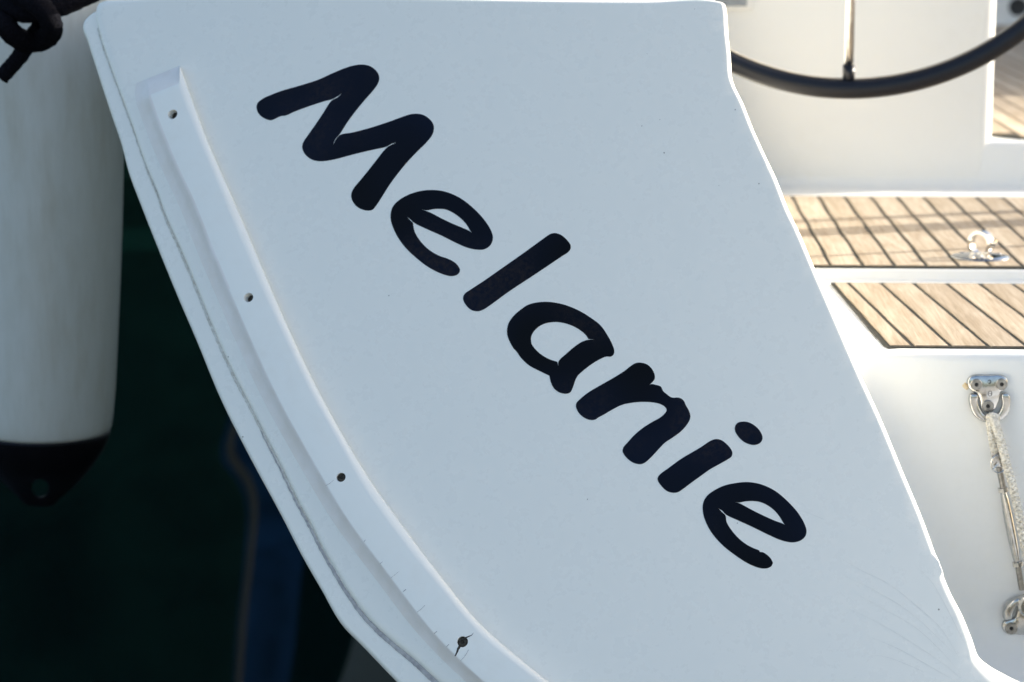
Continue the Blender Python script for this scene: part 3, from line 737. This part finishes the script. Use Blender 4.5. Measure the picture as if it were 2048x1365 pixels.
dring = zm([(395,320),(402,300),(425,296),(465,305),(475,325),(470,370),(490,430),(520,475),(575,505),(640,490),(680,440),(693,380),(686,330),(690,300),(720,290),(752,300),(768,345),(766,420),(745,480),(700,525),(640,552),(570,560),(500,540),(440,495),(405,425),(393,360)], *zp)
o = subpart('ring', riser_slab(dring, .0115, 2.0, .0035, .004), M_steel, pad); fix_normals(o, Vector((0, -1, 0)))
for cx, cy, r_ in ((460, 215, .0078), (690, 212, .0078), (565, 410, .0080)):
    q = zm([(cx, cy)], *zp)[0]; hexscrew(RV(*q) + Vector((0, -.0068, 0)), r_, pad)
    bm = bmesh.new(); add_lathe(bm, RV(*q) + Vector((0, -.0078, 0)), (0, -1, 0), [(0, 0), (.0026, 0), (.0026, .0006), (0, .0006)], 6)
    subpart('hex_socket', bm, M_socket, pad)
bm = bmesh.new()     # two little stamped marks
for cx, cy, r_ in ((580, 190, 17), (585, 297, 22)):
    q = [zm([(cx + math.cos(t) * r_ * .85, cy + math.sin(t) * r_)], *zp)[0] for t in [k * math.pi / 8 for k in range(16)]]
    add_tube(bm, [RV(*p) + Vector((0, -.0071, 0)) for p in q], .00035, 5, close=True)
for seg in ([(575,182),(585,178),(585,200)], [(577,203),(589,200)], [(572,308),(576,288),(585,302),(594,288),(598,308)]):
    add_tube(bm, [RV(*p) + Vector((0, -.0071, 0)) for p in zm(seg, *zp)], .0004, 5)
subpart('stamped_mark', bm, M_socket, pad)
st = part('rust_stain', slab([catmull(zm([(340,235),(365,205),(385,225),(395,262),(385,275),(360,262)], *zp), True, 4, 80)], lambda x, y, o_: RV(x, y, 0) + Vector((0, -o_, 0)), lambda x, y: 1, lambda x, y: .0002, .0001, off=.0005, steps=1), M_rust)
fix_normals(st, Vector((0, -1, 0)))

# lower pad eye, half out of the frame
zq = (3.737, 1850, 1000)
plate2 = zm([(570,950),(580,905),(625,885),(665,870),(680,830),(700,790),(760,770),(850,770),(900,800),(915,870),(960,885),(1000,910),(1010,950),(990,985),(930,997),(650,997),(600,990)], *zq)
pad2 = part('pad_eye', riser_slab(plate2, .0075, 2.4, .0045, .0073), M_steel); fix_normals(pad2, Vector((0, -1, 0)))
ring2 = zm([(575,850),(582,800),(610,755),(660,720),(715,705),(790,700),(860,715),(900,760),(930,820),(925,870),(880,870),(865,820),(830,780),(760,760),(705,765),(670,790),(650,830),(640,870),(600,882),(578,872)], *zq)
o = subpart('ring', riser_slab(ring2, .016, 4.0, .006, .006), M_steel, pad2); fix_normals(o, Vector((0, -1, 0)))
for cx, cy in ((638, 948), (940, 948)):
    q = zm([(cx, cy)], *zq)[0]; hexscrew(RV(*q) + Vector((0, -.0073, 0)), .0085, pad2)
    bm = bmesh.new(); add_lathe(bm, RV(*q) + Vector((0, -.0083, 0)), (0, -1, 0), [(0, 0), (.0026, 0), (.0026, .0006), (0, .0006)], 6)
    subpart('hex_socket', bm, M_socket, pad2)
bm = bmesh.new()
q = zm([(765, 760)], *zq)[0]; add_lathe(bm, RV(*q) + Vector((0, -.012, 0)), (0, -1, 0), [(0, 0), (.016, 0), (.016, .012), (.013, .015), (.008, .015), (.007, .012), (0, .012)], 24)
subpart('hinge_boss', bm, M_steel, pad2, True, 40)

# ================================================================ rope on the pad eye
def strand_path(pts, sub=14): return catmull(pts, False, sub, 120)
def braid(bm, path, R0, rs, ns, turns, n=7, ph=0):
    path = [Vector(p) for p in path]; m = len(path); nrm = Vector((1, 0, 0)); fr_ = []
    for i in range(m):
        t = (path[min(i+1, m-1)] - path[max(i-1, 0)]).normalized(); nrm = (nrm - t * nrm.dot(t)).normalized(); fr_.append((nrm.copy(), t.cross(nrm)))
    for s in range(ns):
        for sg in (1, -1):
            pts = []
            for i in range(m):
                a = sg * (turns * 2 * math.pi * i / (m - 1)) + 2 * math.pi * s / ns + ph
                rr_ = R0 * (1 + .16 * math.cos(turns * ns * 2 * math.pi * i / (m - 1) + (0 if sg > 0 else math.pi)))
                pts.append(path[i] + (fr_[i][0] * math.cos(a) + fr_[i][1] * math.sin(a)) * rr_)
            add_tube(bm, pts, rs, n)
rope = empty('white_rope', RV(1985, 835, .02), 'frayed white braided rope tied through the upper pad eye, running down out of frame', 'rope')
bm = bmesh.new()
main = strand_path([RV(1985, 834, .014), RV(1988, 840, .022), RV(1994, 858, .026), RV(2004, 892, .026), RV(2013, 928, .026), RV(2026, 975, .026), RV(2037, 1025, .026), RV(2050, 1095, .026), RV(2072, 1200, .024), RV(2100, 1300, .022)], 44)
braid(bm, main, .0037, .0021, 3, 17, 8)
core = bmesh.new(); add_tube(core, main, .0028, 10); me = bpy.data.meshes.new('t'); core.to_mesh(me); core.free(); bm.from_mesh(me); bpy.data.meshes.remove(me)
cordbm = bm
bm = bmesh.new()
sec = strand_path([RV(1984, 830, .006), RV(1979, 842, .018), RV(1981, 862, .020), RV(1985, 885, .018), RV(1990, 905, .012)], 26)
braid(bm, sec, .0030, .0018, 3, 5); add_tube(bm, sec, .003, 8)
lp = strand_path([RV(1978, 841, .004), RV(1979, 834, .016), RV(1986, 832, .020), RV(1993, 834, .017), RV(1994, 840, .006)], 10)
add_tube(bm, lp, .0045, 10)
o = mesh_obj('loop', bm, M_rope); adopt(o, rope)
bm = cordbm
for k in range(60):
    i = random.randrange(40, len(main) - 40); p = main[i]; d = Vector((random.uniform(-1, 1), random.uniform(-1, .2), random.uniform(-1, 1))).normalized()
    L = random.uniform(.004, .010); add_tube(bm, [p + d * .004, p + d * (.006 + L * .5) + Vector((0, 0, -.001)), p + d * (.006 + L) + Vector((0, 0, -.003))], .00022, 4)
o = mesh_obj('braided_cord', bm, M_rope); adopt(o, rope)

# ================================================================ turnbuckle
tb = empty('turnbuckle', RV(1994, 915, .01), 'slim stainless turnbuckle with a split ring, hanging behind the white rope', 'turnbuckle')
def tpart(name, bm, mat, ang=35): o = mesh_obj(name, bm, mat, None, True, ang); adopt(o, tb); return o
OF = .012
bm = bmesh.new()
tg = zm([(585,840),(592,805),(625,790),(660,800),(680,830),(700,900),(700,950),(650,955),(610,935),(600,890)], *zp)
bm = riser_slab(tg, OF + .003, 1.2, .001, .003); o = tpart('toggle', bm, M_steel); fix_normals(o, Vector((0, -1, 0)))
bm = bmesh.new(); q = zm([(640, 852)], *zp)[0]; add_lathe(bm, RV(*q) + Vector((0, -OF - .003, 0)), (0, -1, 0), [(0, 0), (.004, 0), (.004, .003), (0, .004)], 14)
tpart('clevis_pin', bm, M_steel_r)
bm = bmesh.new(); q = zm([(648 + math.cos(t) * 66, 918 + math.sin(t) * 80) for t in [k * math.pi / 18 for k in range(36)]], *zp)
add_tube(bm, [RV(*p) + Vector((0, -OF - .007, 0)) for p in q], .0009, 7, close=True)
q = zm([(600, 968), (640, 920)], *zp); add_tube(bm, [RV(*p) + Vector((0, -OF - .008, 0)) for p in q], .0012, 7)
tpart('split_ring', bm, M_steel)
def tp(x, y): return RV(x, y, OF)
bm = bmesh.new(); add_tube(bm, [tp(1998, 935), tp(2008, 985)], .0036, 12)
for k in range(24):
    f = k / 24; c_ = tp(1998 + 10 * f, 935 + 50 * f); c2_ = tp(1998 + 10 * (f + .018), 935 + 50 * (f + .018)); add_tube(bm, [c_, c2_], .0041, 10)
tpart('threaded_rod', bm, M_steel_r)
bm = bmesh.new(); add_tube(bm, [tp(2005.5, 976), tp(2007, 984)], .0072, 6); tpart('lock_nut', bm, M_steel)
bm = bmesh.new(); a, b = tp(2007, 984), tp(2035, 1126)
add_tube(bm, [a + (b - a) * k / 12 for k in range(13)], lambda t: .0042 + .0026 * math.sin(math.pi * t) ** .6, 14); tpart('body', bm, M_steel)
bm = bmesh.new(); add_tube(bm, [tp(2034.5, 1124), tp(2036, 1132)], .0075, 6); tpart('lock_nut', bm, M_steel)
bm = bmesh.new(); add_tube(bm, [tp(2036, 1132), tp(2044, 1180)], .0036, 12)
for k in range(22):
    f = k / 22; add_tube(bm, [tp(2036 + 8 * f, 1132 + 48 * f), tp(2036 + 8 * (f + .02), 1132 + 48 * (f + .02))], .0041, 10)
tpart('threaded_rod', bm, M_steel_r)

# ================================================================ fender
YF = 4.0
sh = F / YF * math.cos(PITCH)
fb = V(78, 1012, YF)                       # lowest point of the fender
fax = Vector((math.sin(R(2.5)), 0, math.cos(R(2.5))))
fender = empty('boat_fender', fb, 'long white inflatable fender with a black lower end, hanging beside the hull over dark water', 'fender')
pxm = lambda v_: v_ / (F / YF) * 0.985
body = [(.148, 128), (.150, 133), (.1505, 145)]
Rb = pxm(150)
prof_cap = [(0, pxm(-2)), (pxm(24), 0), (pxm(33), pxm(5)), (pxm(46), pxm(19)), (pxm(78), pxm(49)), (pxm(108), pxm(84)), (pxm(131), pxm(119)), (pxm(143), pxm(146)), (pxm(147.5), pxm(165))]
bm = bmesh.new(); add_lathe(bm, fb, fax, prof_cap + [(pxm(140), pxm(175)), (0, pxm(175))], 64)
# flatten the tip front to back into an eyelet tab
for v_ in bm.verts:
    h = (v_.co - fb).dot(fax); t = max(0, min(1, 1 - h / pxm(95)))
    v_.co.y = fb.y + (v_.co.y - fb.y) * (1 - .78 * t)
cap = mesh_obj('end_cap', bm, M_fblack, None, True, 50); 
b2 = bmesh.new(); hc = V(80, 976, YF); hd = hc.normalized(); add_lathe(b2, hc + hd * .15, -hd, [(0, 0), (pxm(18), 0), (pxm(18), .3), (0, .3)], 32)
boolean_cut(cap, [mesh_obj('cutter', b2, M_fblack)]); adopt(cap, fender)
bm = bmesh.new()
pr = [(pxm(139), pxm(168)), (pxm(146), pxm(170)), (pxm(149.5), pxm(177)), (pxm(152), pxm(196)), (pxm(154), pxm(222)), (pxm(156), pxm(250))] + [(pxm(158 + 9 * math.sin(k / 12 * math.pi)), pxm(300 + k * 72)) for k in range(13)] + [(pxm(150), pxm(1200)), (pxm(110), pxm(1270)), (pxm(50), pxm(1330)), (0, pxm(1340))]
add_lathe(bm, fb, fax, pr, 72)
o = mesh_obj('inflated_body', bm, M_fender); adopt(o, fender)

# ================================================================ dark mooring line with its knot
kn = V(60, 50, 3.62)
ml = empty('mooring_line', kn, 'fuzzy black mooring line knotted in front of the fender, top left corner', 'rope')
def fuzz_tube(path, rad, seed):
    bm = bmesh.new(); add_tube(bm, path, rad, 20)
    for v_ in bm.verts:
        v_.co += Vector((noise.noise(v_.co * 160 + Vector((seed, 0, 0))), noise.noise(v_.co * 160 + Vector((0, seed, 0))), noise.noise(v_.co * 160 + Vector((0, 0, seed))))) * .0016
    return bm
K = lambda x, y, d=0.0: V(x, y, 3.62 + d)
adopt(mesh_obj('line', fuzz_tube(strand_path([K(420, -120, .02), K(300, -68, .01), K(180, -16), K(120, 10, -.02), K(75, 22, -.03), K(30, 20, -.02), K(-30, 0, .0), K(-90, -25)], 22), .0175, 1), M_drope), ml)
adopt(mesh_obj('knot', fuzz_tube(strand_path([K(20, -40, .0), K(45, -10, -.045), K(85, 18, -.055), K(103, 50, -.04), K(92, 76, -.01), K(62, 84, -.0), K(30, 72, -.03), K(6, 50, -.045), K(-30, 32, -.02)], 20), .0165, 2), M_drope), ml)
adopt(mesh_obj('knot', fuzz_tube(strand_path([K(-40, 60, .03), K(-5, 28, .025), K(35, 22, .02), K(80, 34, .01), K(100, 55, -.0), K(85, 66, .02)], 20), .0135, 5), M_drope), ml)
adopt(mesh_obj('tail', fuzz_tube(strand_path([K(80, 55, .0), K(62, 80, .01), K(40, 112, .0), K(18, 138), K(2, 156)], 20), lambda t: .0135 - .002 * t, 3), M_drope), ml)

# ================================================================ unseen boat hulls, added only so the water mirrors dark shapes
def hull_mat(name, col): return simple(name, col, 0.8, nscale=1.1, namt=0.85, spec=0.1)  # blotchy colour so the mirrored shapes vary in streaks
def moored(name, x0, x1, y, h, col, label, length=7.0):
    e = empty(name, ((x0 + x1) / 2, y, WZ), label, 'boat', 'unseen hulls added for the water reflections')
    bm = bmesh.new(); rows = []; n = 14
    for k in range(n + 1):
        t = k / n; w = (x1 - x0) / 2 * (1 - max(0, (t - .45) / .55) ** 2.2 * .97); yy = y + length * t; cx = (x0 + x1) / 2 * yy / y
        rows.append([bm.verts.new((cx + s * w * f, yy + (.0 if f > .9 else .0), WZ + z)) for s, f, z in ((-1, .96, -.4), (-1, 1, h * .5), (-1, .97, h - .1), (-1, .93, h), (1, .93, h), (1, .97, h - .1), (1, 1, h * .5), (1, .96, -.4))])
    for a, b in zip(rows[:-1], rows[1:]):
        for k in range(len(a)): bm.faces.new((a[k], a[(k+1) % len(a)], b[(k+1) % len(a)], b[k]))
    bm.faces.new(rows[0]); bm.faces.new(rows[-1])
    adopt(mesh_obj('hull', bm, hull_mat(name + '_paint', col), None, True, None), e)
    bm = bmesh.new(); cx = (x0 + x1) / 2; w = (x1 - x0) * .33
    add_box(bm, cx - w, cx + w, y + 1.2, y + length * .6, WZ + h, WZ + h + .5, .12); adopt(mesh_obj('cabin', bm, hull_mat(name + '_cabin', tuple(c * 1.3 for c in col)), None, True, 40), e)
xg0 = V(488, 700, 14).x; xg1 = V(592, 700, 14).x
moored('mirrored_hull', xg0 - 6.2, xg0, 14.0, 7.0, (0.009, 0.042, 0.034), 'unseen dark green hull added for its mirror image in the water, left of the gap')
moored('mirrored_hull', xg1, xg1 + 5.0, 14.0, 7.0, (0.006, 0.026, 0.022), 'unseen dark hull added for its mirror image in the water, right of the gap')
moored('mirrored_hull', xg0 - .6, xg1 + .6, 17.5, 1.75, (0.004, 0.018, 0.014), 'unseen low dark hull added to be mirrored in the gap, in front of the blue ship', 4)
moored('mirrored_hull', xg0 - 3, xg1 + 3, 24.5, 7.0, (0.045, 0.12, 0.27), 'unseen dark blue ship added for a blue patch mirrored between the nearer hulls', 9)

# unseen pontoon added below the camera to bounce sunlight onto the riser
bm = bmesh.new(); add_box(bm, -1.2, 6.0, -3.0, 1.70, -1.55, -1.28, .02)
tag(mesh_obj('bounce_pontoon', bm, simple('bounce_concrete', (0.55, 0.52, 0.46), 0.8, nscale=12)), kind='structure')

st_ = empty('streak_pole', (V(482, 700, 13.6).x, 13.6, WZ + 1.0), 'unseen tan pole, added so the water mirrors a wavering pale streak', 'pole')  # unseen pole added for the pale streak it makes in the water
bm = bmesh.new(); add_tube(bm, [st_.location, st_.location + Vector((0.1, 0, 6.5))], .022, 10)
adopt(mesh_obj('pole', bm, simple('pole_varnish', (0.24, 0.23, 0.20), 0.5)), st_)

bm = bmesh.new(); add_box(bm, .50, XR, YR + .03, 9.1, WZ - .1, -.72, .05); part('underwater_hull', bm, M_gel2, True, 40)
